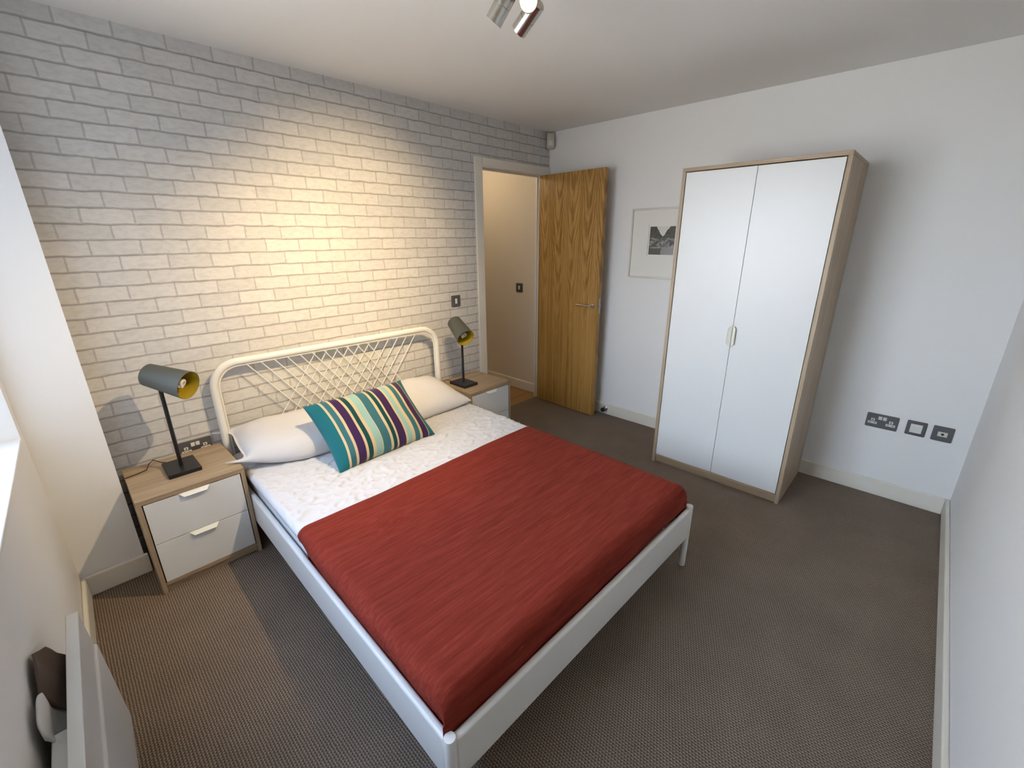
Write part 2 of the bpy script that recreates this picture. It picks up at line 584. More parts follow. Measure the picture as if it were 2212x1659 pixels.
PX, PY = 0.449, -0.172
bm = new_bm()
box(bm, XL - 0.03, PX, PY, 0, 0, H)
struct(obj('wall_pier', bm, 'wall_paint', smooth=False), 'boxed-in white corner pier')

# window: sill board, frame, mullion, glass
wf = thing('window_1', 'white framed window with a bright sill board', None, on_wall(0, (WIN[0] + WIN[1]) / 2, WIN[2]), WROT)
struct(wf)
w2 = (WIN[1] - WIN[0]) / 2
wh = WIN[3] - WIN[2]
boxo('window_sill', (-0.205, 0.003, -w2, w2, -0.02, 0.0), 'upvc', wf, 0.003)
bm = new_bm()
for a in (-w2, w2 - 0.055):
    box(bm, -0.245, -0.19, a, a + 0.055, 0.0, wh)
for a in (0.0, wh - 0.055):
    box(bm, -0.245, -0.19, -w2 + 0.055, w2 - 0.055, a, a + 0.055)
obj('window_frame', bm, 'upvc', wf, 0.004)
boxo('mullion', (-0.245, -0.19, -0.03, 0.03, 0.055, wh - 0.055), 'upvc', wf, 0.004)
boxo('pane', (-0.222, -0.216, -w2 + 0.055, -0.03, 0.055, wh - 0.055), 'window_glass', wf, 0)
boxo('pane', (-0.222, -0.216, 0.03, w2 - 0.055, 0.055, wh - 0.055), 'window_glass', wf, 0)

# skirting boards with an eased top edge
def skirting(name, x0, x1, y0, y1, label):
    return struct(boxo(name, (x0, x1, y0, y1, 0.0, 0.10), 'trim_gloss', None, 0.005), label)
o = skirting('baseboard_left', 0, 0.018, YF - WPIV.y + 0.02, 0.0, 'white skirting under the window wall')
o.location = WPIV
o.rotation_euler = (0, 0, WROT)
skirting('baseboard_pier', XL, PX + 0.014, PY - 0.018, PY, 'white skirting along the corner pier')
skirting('baseboard_back', PX, DX0 - 0.076, -0.018, 0, 'white skirting behind the bed')
skirting('baseboard_right', W - 0.018, W, YF + 0.018, -0.02, 'white skirting behind the wardrobe')
skirting('baseboard_front', XL - 0.06, W, YF, YF + 0.018, 'white skirting at the right edge')

# door casing and lining
bm = new_bm()
box(bm, DX0 - 0.075, DX0, -0.018, 0, 0, DZ + 0.065)
box(bm, DX0, W - 0.001, -0.018, 0, DZ, DZ + 0.065)
box(bm, DX1, W - 0.001, -0.018, 0, 0, DZ)
struct(obj('trim_1', bm, 'trim_gloss', bevel=0.004), 'white architrave around the doorway')
bm = new_bm()
box(bm, DX0 - 0.02, DX0, 0, WT, 0, DZ + 0.02)
box(bm, DX1, DX1 + 0.02, 0, WT, 0, DZ + 0.02)
box(bm, DX0, DX1, 0, WT, DZ, DZ + 0.02)
box(bm, DX0, DX0 + 0.012, 0.046, 0.062, 0, DZ)
box(bm, DX1 - 0.012, DX1, 0.046, 0.062, 0, DZ)
box(bm, DX0 + 0.012, DX1 - 0.012, 0.046, 0.062, DZ - 0.012, DZ)
struct(obj('trim_2', bm, 'trim_gloss', bevel=0.002), 'white door lining with stop beads')

# the hall beyond the doorway
bm = new_bm()
box(bm, 1.9, 3.65, WT, 2.6, -0.05, -0.002)
box(bm, DX0, DX1, 0.038, WT, -0.05, -0.002)
struct(obj('floor_hall', bm, 'laminate', smooth=False), 'orange-brown wooden hall floor')
bm = new_bm()
box(bm, 3.65, 3.75, WT, 2.7, -0.05, H)
struct(obj('wall_hall', bm, 'hall_paint', smooth=False), 'cream hall wall seen through the doorway')
bm = new_bm()
box(bm, 1.8, 3.65, 2.6, 2.7, -0.05, H)
box(bm, 1.8, 1.9, WT, 2.6, -0.05, H)
struct(obj('wall_hall_end', bm, 'hall_paint', smooth=False), 'cream end walls of the hall')
bm = new_bm()
box(bm, 1.8, 3.75, WT, 2.7, H, H + 0.05)
struct(obj('ceiling_hall', bm, 'ceiling_paint', smooth=False), 'hall ceiling')
struct(boxo('baseboard_hall', (3.632, 3.65, WT, 2.6, 0.0, 0.10), 'trim_gloss', None, 0.005), 'cream skirting in the hall')
hl = bpy.data.lights.new('hall_lamp', 'POINT')
hl.energy = 7
hl.color = (1.0, 0.80, 0.55)
hl.shadow_soft_size = 0.06
ho = bpy.data.objects.new('hall_lamp', hl)
ho.location = (3.0, 0.75, 2.15)
C.objects.link(ho)

# ------------------------------------------------------------------ oak door, opened into the room
dr = thing('door_1', 'oak veneered door standing open against the white wall', None, (3.533, -0.004, 0.0), R(-1.8))
struct(dr)
LW, TH = 0.662, 0.044
boxo('door_leaf', (0.0, TH, -LW, -0.002, 0.008, DZ - 0.006), 'door_oak', dr, 0.002)
hy, hz = -LW + 0.055, 0.98
bm = new_bm()
lathe(bm, (0, hy, hz), (-1, 0, 0), [(0, 0), (0, 0.026), (0.007, 0.026), (0.009, 0.024), (0.009, 0.011), (0.010, 0.010), (0.045, 0.010), (0.045, 0)], 24)
tube(bm, [(-0.045, hy - 0.004, hz), (-0.050, hy + 0.03, hz), (-0.050, hy + 0.13, hz)], 0.0085, 12)
obj('door_handle', bm, 'chrome', dr)
bm = new_bm()
lathe(bm, (TH, hy, hz), (1, 0, 0), [(0, 0), (0, 0.026), (0.009, 0.026), (0.009, 0.010), (0.045, 0.010), (0.045, 0)], 24)
tube(bm, [(TH + 0.045, hy - 0.004, hz), (TH + 0.050, hy + 0.03, hz), (TH + 0.050, hy + 0.13, hz)], 0.0085, 12)
obj('door_handle', bm, 'chrome', dr)
bm = new_bm()
box(bm, 0.010, 0.034, -LW - 0.0012, -LW + 0.001, hz - 0.06, hz + 0.06)
box(bm, 0.015, 0.029, -LW - 0.009, -LW, hz - 0.012, hz + 0.012)
obj('latch_plate', bm, 'steel', dr, 0.001)
for z in (0.25, 1.0, 1.78):
    bm = new_bm()
    tube(bm, [(TH + 0.003, 0.0, z - 0.05), (TH + 0.003, 0.0, z + 0.05)], 0.005, 10)
    box(bm, 0.012, TH, -0.0025, 0.0, z - 0.05, z + 0.05)
    obj('hinge', bm, 'steel', dr)

# door stop on the skirting
ds = thing('door_stop', 'black and chrome door stop on the skirting below the oak door edge', 'door stop', (W - 0.018, -0.72, 0.055))
bm = new_bm()
lathe(bm, (0, 0, 0), (-1, 0, 0), [(0, 0), (0, 0.022), (0.006, 0.022), (0.010, 0.013), (0.045, 0.011), (0.045, 0)], 20)
obj('stem', bm, 'steel', ds)
bm = new_bm()
lathe(bm, (-0.045, 0, 0), (-1, 0, 0), [(0, 0), (0, 0.018), (0.012, 0.018), (0.016, 0.013), (0.016, 0)], 20)
obj('buffer', bm, 'rubber', ds)

# ------------------------------------------------------------------ bed frame
BED = (1.597, -0.075, 0.0)
BROT = R(-1.25)
HW, BL = 0.697, 1.94
bed = thing('bed_frame', 'white metal double bed frame with a criss-cross wire headboard', 'bed', BED, BROT)
def hb_path(hw, ztop, r, zlow):
    pts = [(-hw, 0, zlow), (-hw, 0, (zlow + ztop - r) / 2)]
    for i in range(13):
        a = R(180 - 90 * i / 12)
        pts.append((-hw + r + r * math.cos(a), 0, ztop - r + r * math.sin(a)))
    for i in range(13):
        a = R(90 - 90 * i / 12)
        pts.append((hw - r + r * math.cos(a), 0, ztop - r + r * math.sin(a)))
    pts += [(hw, 0, (zlow + ztop - r) / 2), (hw, 0, zlow)]
    return pts
bm = new_bm()
tube(bm, hb_path(HW, 0.912, 0.125, 0.0), 0.0185, 20)
obj('headboard_tube', bm, 'white_metal', bed)
bm = new_bm()
tube(bm, hb_path(HW - 0.023, 0.889, 0.104, 0.40), 0.005, 10)
obj('inner_rod', bm, 'white_metal', bed)
bm = new_bm()
tube(bm, [(-HW, 0, 0.395), (HW, 0, 0.395)], 0.011, 12)
obj('headboard_rail', bm, 'white_metal', bed)
ZT, ZB = 0.887, 0.40
for i in range(11):
    dz = ZT - ZB
    xa = -0.529 + 0.0690 * i
    bm = new_bm()
    tube(bm, [(xa, -0.005, ZT), (xa + 0.735 * dz, -0.005, ZB)], 0.0028, 8)
    obj('wire', bm, 'white_metal', bed)
    bm = new_bm()
    tube(bm, [(-xa, 0.004, ZT), (-xa - 0.735 * dz, 0.004, ZB)], 0.0028, 8)
    obj('wire', bm, 'white_metal', bed)
def rail(x0, x1, y0, y1):
    """panel with a rolled top edge"""
    bm = new_bm()
    box(bm, x0, x1, y0, y1, 0.160, 0.322)
    return bm
obj('side_rail', rail(-HW - 0.011, -HW + 0.013, -BL + 0.012, -0.012), 'white_metal', bed, 0.010, seg=4)
obj('side_rail', rail(HW - 0.013, HW + 0.011, -BL + 0.012, -0.012), 'white_metal', bed, 0.010, seg=4)
obj('foot_rail', rail(-HW + 0.012, HW - 0.012, -BL - 0.011, -BL + 0.013), 'white_metal', bed, 0.010, seg=4)
for s in (-1, 1):
    bm = new_bm()
    lathe(bm, (s * HW, -BL, 0), (0, 0, 1), [(0, 0), (0, 0.0135), (0.006, 0.015), (0.328, 0.0165), (0.334, 0.0150), (0.336, 0.0)], 24)
    obj('leg', bm, 'white_metal', bed)
bm = new_bm()
tube(bm, [(0, -0.02, 0.215), (0, -BL + 0.02, 0.215)], 0.016, 10)
obj('mid_beam', bm, 'white_metal', bed)
for i in range(14):
    y = -0.12 - i * (BL - 0.24) / 13
    boxo('slat', (-HW + 0.014, HW - 0.014, y - 0.03, y + 0.03, 0.232, 0.240), 'oak_x', bed, 0.001)

# ------------------------------------------------------------------ mattress in its sheet
MU, MV0, MV1, MT = 0.690, -0.030, -1.895, 0.428
TV1 = -1.917
mat_t = thing('mattress', 'mattress in a crinkled white sheet filling the bed frame', 'mattress', (BED[0], BED[1], 0.241), BROT)
def fold(p, flat, r, lean=0.32):
    """arc-length profile: flat, quarter round, drop. returns (offset, drop)"""
    if p <= flat:
        return p, 0.0
    q = p - flat
    if q <= r * math.pi / 2:
        a = q / r
        return flat + r * math.sin(a), r - r * math.cos(a)
    d_ = q - r * math.pi / 2
    return flat + r - lean * d_, r + d_
def ridge(x, y, sd):
    n_ = noise.noise(Vector((x, y, sd))) + 0.45 * noise.noise(Vector((x * 2.1, y * 2.3, sd + 5)))
    return max(0.0, 1 - abs(n_) * 6.0) ** 1.3
def sheet_pos(s, t):
    a, b = (s - 0.5) * 2, (t - 0.5) * 2
    hl = (MV0 - MV1) / 2
    x, d1_ = fold(abs(a) * (MU + 0.150), MU - 0.022, 0.028)
    y, d2_ = fold(abs(b) * (hl + 0.150), hl - 0.025, 0.028)
    x *= 1 if a > 0 else -1
    y *= 1 if b > 0 else -1
    z = -min(d1_ + d2_, max(d1_, d2_) + 0.012)
    top = 1.0 if d1_ + d2_ < 0.004 else 0.25
    yy = y + (MV0 + MV1) / 2
    wx = x + 0.05 * noise.noise(Vector((x * 3, yy * 3, 7.0)))
    amp = 0.45 + 0.55 * max(0, min(1, 0.5 + 1.2 * noise.noise(Vector((x * 2.2, yy * 2.2, 11.0)))))
    z += top * amp * 0.0078 * (ridge(wx * 5 + yy * 3, yy * 13 - x * 4, 1.0) + 0.7 * ridge(wx * 11 - yy * 7, yy * 14 + x * 7, 3.0))
    z += top * 0.004 * noise.noise(Vector((x * 4, yy * 4, 2.0)))
    w_ = max(0.0, min(1.0, (-0.955 - yy) / 0.045))      # pressed in under the throw
    return Vector((x * (1 - 0.045 * w_), yy, MT - 0.241 + z - 0.014 * w_))
bm = new_bm()
grid(bm, 230, 300, sheet_pos)
obj('fitted_sheet', bm, 'sheet_cotton', mat_t, angle=80)
bm = new_bm()
box(bm, -MU + 0.015, MU - 0.015, MV1 + 0.015, MV0 - 0.015, 0.0, MT - 0.241 - 0.02)
obj('core', bm, 'mattress_white', mat_t, 0.02)

# ------------------------------------------------------------------ red throw tucked over the foot half
throw = thing('throw_blanket', 'rust-red woven throw spread over the foot half of the bed', 'blanket', (BED[0], BED[1], MT), BROT)
def throw_pos(s, t):
    a = (s - 0.5) * 2
    side = 0.850 + 0.012 * math.sin(t * 9)
    p = abs(a) * side
    u_, dz1 = fold(p, MU - 0.036, 0.046)
    if dz1 > 0.046:
        u_ = MU + 0.010
    k2_ = max(0.0, min(1.0, (dz1 - 0.050) / 0.030))
    u_ -= k2_ * k2_ * (3 - 2 * k2_) * 0.021
    u_ *= 1 if a > 0 else -1
    ln = 1.080
    q = t * ln
    head = 0.955 + 0.012 * math.sin(s * 5.0 + 0.6)
    # rounded head corners
    k_ = max(0.0, abs(a) - 0.90) / 0.10
    head += 0.036 * k_ ** 2.4
    flat = -TV1 - head - 0.040
    v_, dz2 = fold(max(q - 0.036 * k_ ** 2.4 * (1 - t), 0), flat, 0.046, 0.0)
    z = 0.010 - min(dz1 + dz2, max(dz1, dz2) + 0.02)
    x = u_
    y = -(head + v_)
    nz_ = noise.noise(Vector((x * 2.2, y * 9, 0.3))) * 0.0035 + noise.noise(Vector((x * 7, y * 20, 1.3))) * 0.0016
    # rumple near the left edge
    d = math.exp(-(((x + 0.42) / 0.10) ** 2 + ((y + 1.19) / 0.07) ** 2))
    nz_ += d * 0.010 * math.sin(x * 60 + y * 85)
    nx = 0.0
    if dz1 > 0.03:
        nx = noise.noise(Vector((0.5, y * 6, 2.0))) * 0.008
    if dz2 > 0.03:
        y += noise.noise(Vector((x * 6, 0.5, 4.0))) * 0.007
    return Vector((x + nx * (1 if a > 0 else -1), y, z + nz_ * (1 if dz1 + dz2 < 0.02 else 0.5)))
bm = new_bm()
grid(bm, 120, 110, throw_pos)
o = obj('cloth', bm, 'throw_red', throw, angle=80)
sm = o.modifiers.new('thickness', 'SOLIDIFY')
sm.thickness = 0.006
sm.offset = 1

# ------------------------------------------------------------------ pillows and cushion
def puff(bm, w_, d_, h_, flap=0.0, taper=0.0, pinch=0.05, n=44, sag=0.0, seed=0.0, uvw=False, power=4.0):
    def outline(a, b):
        x = w_ / 2 * a * (1 - pinch * (1 - b * b))
        y = d_ / 2 * b * (1 - pinch * (1 - a * a))
        if taper and a < -0.2:
            t_ = ((-a - 0.2) / 0.8) ** 1.5
            y = y * (1 - 0.38 * taper * t_) + 0.075 * taper * t_
        if flap and a < 0:
            # filled, rounded end with two slack corner tips
            x = w_ / 2 * a * (1 - pinch * (1 - b * b) * (1 + a)) - 0.012 * (1 - b * b) * a * a
            if a < -0.80:
                kf = (-0.80 - a) / 0.20
                x -= flap * kf ** 2 * abs(b) ** 9
                y += (0.018 * b + (0.055 if b < 0 else 0.0)) * kf ** 2 * abs(b) ** 8
        return x, y
    def thick(a, b):
        aa = a
        if flap and a < 0:
            aa = max(-1.0, a * 1.03)
        t = max(0.0, (1 - abs(aa) ** power)) * max(0.0, (1 - abs(b) ** power))
        return h_ / 2 * t ** 0.55 + 0.003
    tops, bots = [], []
    for i in range(n + 1):
        rt_, rb_ = [], []
        for j in range(n + 1):
            # denser near the rim
            a = math.sin((i / n - 0.5) * math.pi)
            b = math.sin((j / n - 0.5) * math.pi)
            x, y = outline(a, b)
            t = thick(a, b)
            wv_ = noise.noise(Vector((x * 6 + seed, y * 6, seed))) * 0.010 * min(1, t / 0.03)
            wv_ += noise.noise(Vector((x * 16 + seed, y * 9, seed + 3))) * 0.004 * min(1, t / 0.03)
            rt_.append(bm.verts.new((x, y, t + wv_)))
            rb_.append(bm.verts.new((x, y, -t * (1 - sag))))
        tops.append(rt_)
        bots.append(rb_)
    uvl = bm.loops.layers.uv.new('UVMap') if uvw else None
    def fc(vs, ij):
        f = bm.faces.new(vs)
        if uvl:
            for lp, (i, j) in zip(f.loops, ij):
                lp[uvl].uv = (0.5 + 0.5 * math.sin((i / n - 0.5) * math.pi), 0.5 + 0.5 * math.sin((j / n - 0.5) * math.pi))
    for i in range(n):
        for j in range(n):
            ij = [(i, j), (i + 1, j), (i + 1, j + 1), (i, j + 1)]
            fc([tops[p][q] for p, q in ij], ij)
            ij = ij[::-1]
            fc([bots[p][q] for p, q in ij], ij)
    rim = [(i, 0) for i in range(n)] + [(n, j) for j in range(n)] + [(i, n) for i in range(n, 0, -1)] + [(0, j) for j in range(n, 0, -1)]
    for a, b in zip(rim, rim[1:] + rim[:1]):
        fc([tops[a[0]][a[1]], bots[a[0]][a[1]], bots[b[0]][b[1]], tops[b[0]][b[1]]], [a, a, b, b])
def placed(name, bm, material, loc, rot, label, cat, group=None):
    o_ = obj(name, bm, material, None, angle=60)
    o_.location = loc
    o_.rotation_euler = rot
    return tag(o_, label, cat, group)
bm = new_bm()
puff(bm, 0.69, 0.44, 0.165, flap=0.090, taper=0.62, sag=0.25, seed=1.0)
placed('pillow', bm, 'pillow_cotton', (1.265, -0.285, 0.496), (R(9), R(1.5), R(-4)), 'white pillow with open flaps hanging toward the near nightstand', 'pillow', 'bed pillows')
bm = new_bm()
puff(bm, 0.665, 0.45, 0.170, sag=0.25, seed=5.0)
placed('pillow', bm, 'pillow_cotton', (1.918, -0.283, 0.497), (R(9), 0, R(1)), 'white pillow lying at the doorway side of the bed', 'pillow', 'bed pillows')

bm = new_bm()
puff(bm, 0.590, 0.408, 0.170, pinch=0.06, seed=9.0, uvw=True, power=3.2)
cu = placed('cushion', bm, 'cushion_velvet', (1.495, -0.555, 0.562), (R(41), 0, R(2.0)), 'oblong teal, purple and cream striped velvet cushion leaning on the pillows', 'cushion')

# ------------------------------------------------------------------ nightstands
def nightstand(loc, label):
    t = thing('nightstand', label, 'nightstand', loc, 0, 'oak-framed white nightstands')
    w_, d_, h_ = 0.41, 0.394, 0.48
    boxo('top', (0, w_, 0, d_, h_ - 0.022, h_), 'oak_x', t)
    boxo('side_panel', (0, 0.018, 0.001, d_, 0, h_ - 0.022), 'oak_z', t)
    boxo('side_panel', (w_ - 0.018, w_, 0.001, d_, 0, h_ - 0.022), 'oak_z', t)
    boxo('back_panel', (0.018, w_ - 0.018, d_ - 0.008, d_ - 0.002, 0.03, h_ - 0.022), 'white_lacquer', t)
    boxo('bottom_shelf', (0.018, w_ - 0.018, 0.004, d_ - 0.008, 0.036, 0.052), 'oak_x', t)
    boxo('plinth', (0.018, w_ - 0.018, 0.020, 0.034, 0.0, 0.036), 'oak_x', t)
    for z0, z1 in ((0.2545, 0.4535), (0.0545, 0.2515)):
        bm = new_bm()
        box(bm, 0.022, w_ - 0.022, 0.003, 0.020, z0, z1)
        box(bm, 0.03, w_ - 0.03, 0.020, d_ - 0.03, z0 + 0.02, z1 - 0.05)
        dw = obj('drawer', bm, 'white_lacquer', t, 0.0012)
        # folded lip handle on the top edge: trapezoid tab
        bm = new_bm()
        cx, hw1, hw2 = w_ / 2, 0.060, 0.043
        A = [Vector((cx - hw1, 0.004, z1 + 0.0008)), Vector((cx + hw1, 0.004, z1 + 0.0008)), Vector((cx + hw2, -0.012, z1 - 0.015)), Vector((cx - hw2, -0.012, z1 - 0.015))]
        nrm = Vector((0, -0.7, 0.7)) * 0.0022
        va = [bm.verts.new(p) for p in A]
        vb = [bm.verts.new(p + nrm) for p in A]
        bm.faces.new(va)
        bm.faces.new(vb[::-1])
        bridge(bm, va, vb)
        obj('handle', bm, 'handle_white', dw)
    return t
ns1 = nightstand((0.468, -0.418, 0), 'near nightstand in pale oak and white, between corner pier and bed')
ns2 = dup(ns1, (2.303, -0.4355, 0), 0, 'far nightstand in pale oak and white, between bed and doorway')

# ------------------------------------------------------------------ table lamps
def table_lamp(loc, shade_c, axis, label, cord_pts):
    t = thing('table_lamp', label, 'table lamp', loc, 0, 'black table lamps with grey cylinder shades')
    axis = Vector(axis).normalized()
    sc_ = Vector(shade_c)
    boxo('base', (-0.064, 0.064, -0.086, 0.086, 0, 0.020), 'black_metal', t, 0.002)
    L, r0, r1 = 0.190, 0.051, 0.064
    back = sc_ - axis * (L * 0.45)
    # underside of the shade straight above the base centre
    bm = new_bm()
    tube(bm, [(0, 0, 0.019), (0, 0, sc_.z - 0.02)], 0.0085, 14)
    obj('pole', bm, 'black_metal', t)
    bm = new_bm()
    lathe(bm, back, axis, [(0, 0), (0.0, r0 - 0.004), (0.004, r0), (L, r1), (L, r1 - 0.0015)], 48)
    sh = obj('shade', bm, 'grey_shade', t)
    bm = new_bm()
    lathe(bm, back, axis, [(L - 0.0003, r1 - 0.0016), (0.008, r0 - 0.0016), (0.008, 0)], 48)
    tag(obj('lining', bm, 'yellow_lining', sh), 'mustard yellow inside of the shade')
    bm = new_bm()
    lathe(bm, back, axis, [(0.006, 0), (0.006, 0.019), (0.050, 0.019), (0.055, 0.024), (0.105, 0.024), (0.110, 0.018), (0.110, 0)], 20)
    u_, v_ = frame_of(axis)
    pts = []
    for i in range(73):
        a = i / 72 * math.pi * 2 * 2.6
        pts.append(back + axis * (0.110 + 0.062 * i / 72) + u_ * (0.0165 * math.cos(a)) + v_ * (0.0165 * math.sin(a)))
    tube(bm, pts, 0.0062, 8)
    tag(obj('bulb', bm, 'lamp_white', t), 'white spiral energy-saving bulb')
    bm = new_bm()
    tube(bm, cord_pts, 0.0022, 8)
    obj('cord', bm, 'black_metal', t)
    return t
r1v = Vector((0.1139, 0.9642, -0.2393))
er = RT
d1 = -0.60 * r1v + 0.80 * (0.95 * (er - r1v * er.dot(r1v)).normalized() - 0.32 * (UP - r1v * UP.dot(r1v)).normalized())
table_lamp((0.672, -0.211, 0.48), (0.026, -0.030, 0.449), d1, 'grey-shaded black table lamp on the near nightstand',
           [(-0.02, 0.084, 0.008), (-0.06, 0.12, 0.012), (-0.085, 0.135, 0.030), (-0.105, 0.125, 0.020), (-0.12, 0.10, 0.004), (-0.16, 0.085, 0.0035), (-0.203, 0.075, 0.0035)])
r2v = Vector((0.6231, 0.7580, -0.1929))
d2 = -0.67 * r2v + 0.74 * (0.59 * (er - r2v * er.dot(r2v)).normalized() - 0.807 * (UP - r2v * UP.dot(r2v)).normalized())
table_lamp((2.412, -0.238, 0.48), (-0.028, -0.010, 0.424), d2, 'grey-shaded black table lamp on the far nightstand by the doorway',
           [(-0.03, 0.084, 0.008), (-0.05, 0.12, 0.020), (-0.075, 0.13, 0.022), (-0.09, 0.12, 0.005), (-0.107, 0.14, 0.0035)])

# ------------------------------------------------------------------ wardrobe
WX, WY0, WY1, WH, WD = 3.129, -2.235, -1.433, 1.892, 0.516
wd = thing('wardrobe', 'tall white two-door wardrobe in a pale oak carcass', 'wardrobe', (WX, (WY0 + WY1) / 2, 0))
hw = (WY1 - WY0) / 2
boxo('side_panel', (0, WD, -hw, -hw + 0.020, 0, WH - 0.020), 'oak_z', wd)
boxo('side_panel', (0, WD, hw - 0.020, hw, 0, WH - 0.020), 'oak_z', wd)
boxo('top_panel', (0, WD, -hw, hw, WH - 0.020, WH), 'oak_y', wd)
boxo('bottom_panel', (0.004, WD - 0.006, -hw + 0.020, hw - 0.020, 0.040, 0.058), 'oak_y', wd)
boxo('plinth', (0.016, 0.032, -hw + 0.020, hw - 0.020, 0.0, 0.040), 'oak_y', wd)
boxo('back_panel', (WD - 0.006, WD - 0.001, -hw + 0.020, hw - 0.020, 0.03, WH - 0.020), 'white_lacquer', wd)
for s in (-1, 1):
    y0, y1 = (0.001, hw - 0.0235) if s > 0 else (-hw + 0.0235, -0.001)
    dd = boxo('door', (0.003, 0.021, y0, y1, 0.061, WH - 0.0245), 'white_lacquer', wd, 0.0012)
    bm = new_bm()
    zc, e0 = 0.965, 0.002 * s
    P_ = [(e0, -0.066), (0.021 * s, -0.046), (0.021 * s, 0.046), (e0, 0.066)]
    A = [Vector((0.0032 if i in (0, 3) else -0.012, p[0] + (0.0 if i in (0, 3) else 0), zc + p[1])) for i, p in enumerate(P_)]
    va = [bm.verts.new(p) for p in A]
    vb = [bm.verts.new(p + Vector((-0.0022, 0, 0))) for p in A]
    bm.faces.new(va)
    bm.faces.new(vb[::-1])
    bridge(bm, va, vb)
    obj('handle', bm, 'handle_white', dd)

# ------------------------------------------------------------------ framed picture, half hidden by the wardrobe
pc = thing('framed_picture', 'silver-framed black and white landscape print, half behind the wardrobe', 'picture', (W, -1.092, 1.467))
fw2, fh2 = 0.252, 0.252
bm = new_bm()
for y0, y1, z0, z1 in ((-fw2, -fw2 + 0.012, -fh2, fh2), (fw2 - 0.012, fw2, -fh2, fh2), (-fw2 + 0.012, fw2 - 0.012, -fh2, -fh2 + 0.012), (-fw2 + 0.012, fw2 - 0.012, fh2 - 0.012, fh2)):
    box(bm, -0.022, 0, y0, y1, z0, z1)
obj('frame', bm, 'frame_silver', pc, 0.002)
bm = new_bm()
ix, iz0, iz1 = 0.108, -0.086, 0.138
bz = 0.012
box(bm, -0.012, -0.006, -fw2 + bz, fw2 - bz, -fh2 + bz, iz0)
box(bm, -0.012, -0.006, -fw2 + bz, fw2 - bz, iz1, fh2 - bz)
box(bm, -0.012, -0.006, -fw2 + bz, -ix, iz0, iz1)
box(bm, -0.012, -0.006, ix, fw2 - bz, iz0, iz1)
obj('mount', bm, 'paper_mat', pc, 0)
boxo('print_paper', (-0.007, -0.004, -ix, ix, iz0, iz1), 'paper_mat', pc, 0)
bm = new_bm()
box(bm, -0.001, 0.001, -0.098, 0.098, -0.1, 0.1)
o = obj('print', bm, 'photo_print', pc, loc=(-0.0075, 0, 0.023))

# ------------------------------------------------------------------ switches and sockets (local: x across, z up, facing -y)
def plate(bm, w_, h_, t_=0.007):
    prism(bm, rrect(w_, h_, 0.006, 4), 'y', -t_, 0.0)
def double_socket(label, loc, rot, grp):
    t = thing('double_socket', label, 'socket', loc, rot, grp)
    bm = new_bm()
    plate(bm, 0.147, 0.086)
    obj('faceplate', bm, 'plate_grey', t, 0.0015)
    for s in (-1, 1):
        boxo('rocker_switch', (s * 0.0105 - 0.0085, s * 0.0105 + 0.0085, -0.0115, -0.005, 0.010, 0.030), 'insert_white', t, 0.001)
        cx = s * 0.042
        bm = new_bm()
        box(bm, cx - 0.0215, cx + 0.0215, -0.0082, -0.005, -0.0215, -0.007)
        box(bm, cx - 0.009, cx + 0.009, -0.0082, -0.005, -0.003, 0.012)
        ins = obj('socket_insert', bm, 'insert_white', t, 0.0008)
        bm = new_bm()
        box(bm, cx - 0.0145, cx - 0.0080, -0.0086, -0.006, -0.0160, -0.0120)
        box(bm, cx + 0.0080, cx + 0.0145, -0.0086, -0.006, -0.0160, -0.0120)
        box(bm, cx - 0.0022, cx + 0.0022, -0.0086, -0.006, 0.0005, 0.0085)
        obj('pin_slots', bm, 'hole_black', ins, 0)
    return t
FX = R(-90)    # facing -x (on the wardrobe wall)
double_socket('grey double power socket on the white wall right of the wardrobe', (W, -2.580, 0.469), FX, 'grey double power sockets')
double_socket('grey double power socket on the brick wall behind the near lamp', (0.772, 0, 0.487), 0, 'grey double power sockets')
bp = thing('blank_plate', 'grey square plate with a large white insert, beside the wall socket', 'wall plate', (W, -2.732, 0.471), FX)
bm = new_bm()
plate(bm, 0.086, 0.086)
obj('faceplate', bm, 'plate_grey', bp, 0.0015)
boxo('insert', (-0.0255, 0.0255, -0.0085, -0.005, -0.0265, 0.0255), 'insert_white', bp, 0.001)
tv = thing('aerial_plate', 'grey square aerial plate with a small white insert, nearest the corner', 'wall plate', (W, -2.843, 0.471), FX)
bm = new_bm()
plate(bm, 0.086, 0.086)
obj('faceplate', bm, 'plate_grey', tv, 0.0015)
ii = boxo('insert', (-0.0200, 0.0200, -0.0085, -0.005, -0.0150, 0.0120), 'insert_white', tv, 0.001)
bm = new_bm()
lathe(bm, (0, -0.0075, -0.001), (0, -1, 0), [(0, 0.0), (0, 0.0065), (0.003, 0.0065), (0.003, 0.0)], 16)
obj('coax_port', bm, 'hole_black', ii)
def light_switch(label, loc, rot):
    t = thing('light_switch', label, 'light switch', loc, rot, 'grey light switches')
    bm = new_bm()
    plate(bm, 0.086, 0.086)
    obj('faceplate', bm, 'plate_grey', t, 0.0015)
    boxo('rocker', (-0.009, 0.009, -0.0105, -0.005, -0.0185, 0.0185), 'insert_white', t, 0.001)
light_switch('grey light switch on the brick wall beside the doorway', (2.564, 0, 1.061), 0)
light_switch('grey light switch on the hall wall through the doorway', (3.65, 0.333, 1.050), FX)

# alarm movement sensor in the ceiling corner
se = thing('motion_sensor', 'cream alarm movement sensor high in the far corner', 'motion sensor', (W - 0.036, -0.036, H - 0.132), R(-45))
bm = new_bm()
prof = [(-0.020, 0.0), (-0.032, 0.012), (-0.034, 0.06), (-0.026, 0.105), (-0.010, 0.122), (0.018, 0.122), (0.018, 0.0)]
prism(bm, prof, 'x', -0.031, 0.031)
obj('housing', bm, 'sensor_cream', se, 0.006)
boxo('lens', (-0.018, 0.018, -0.0365, -0.028, 0.020, 0.060), 'lamp_white', se, 0.002)

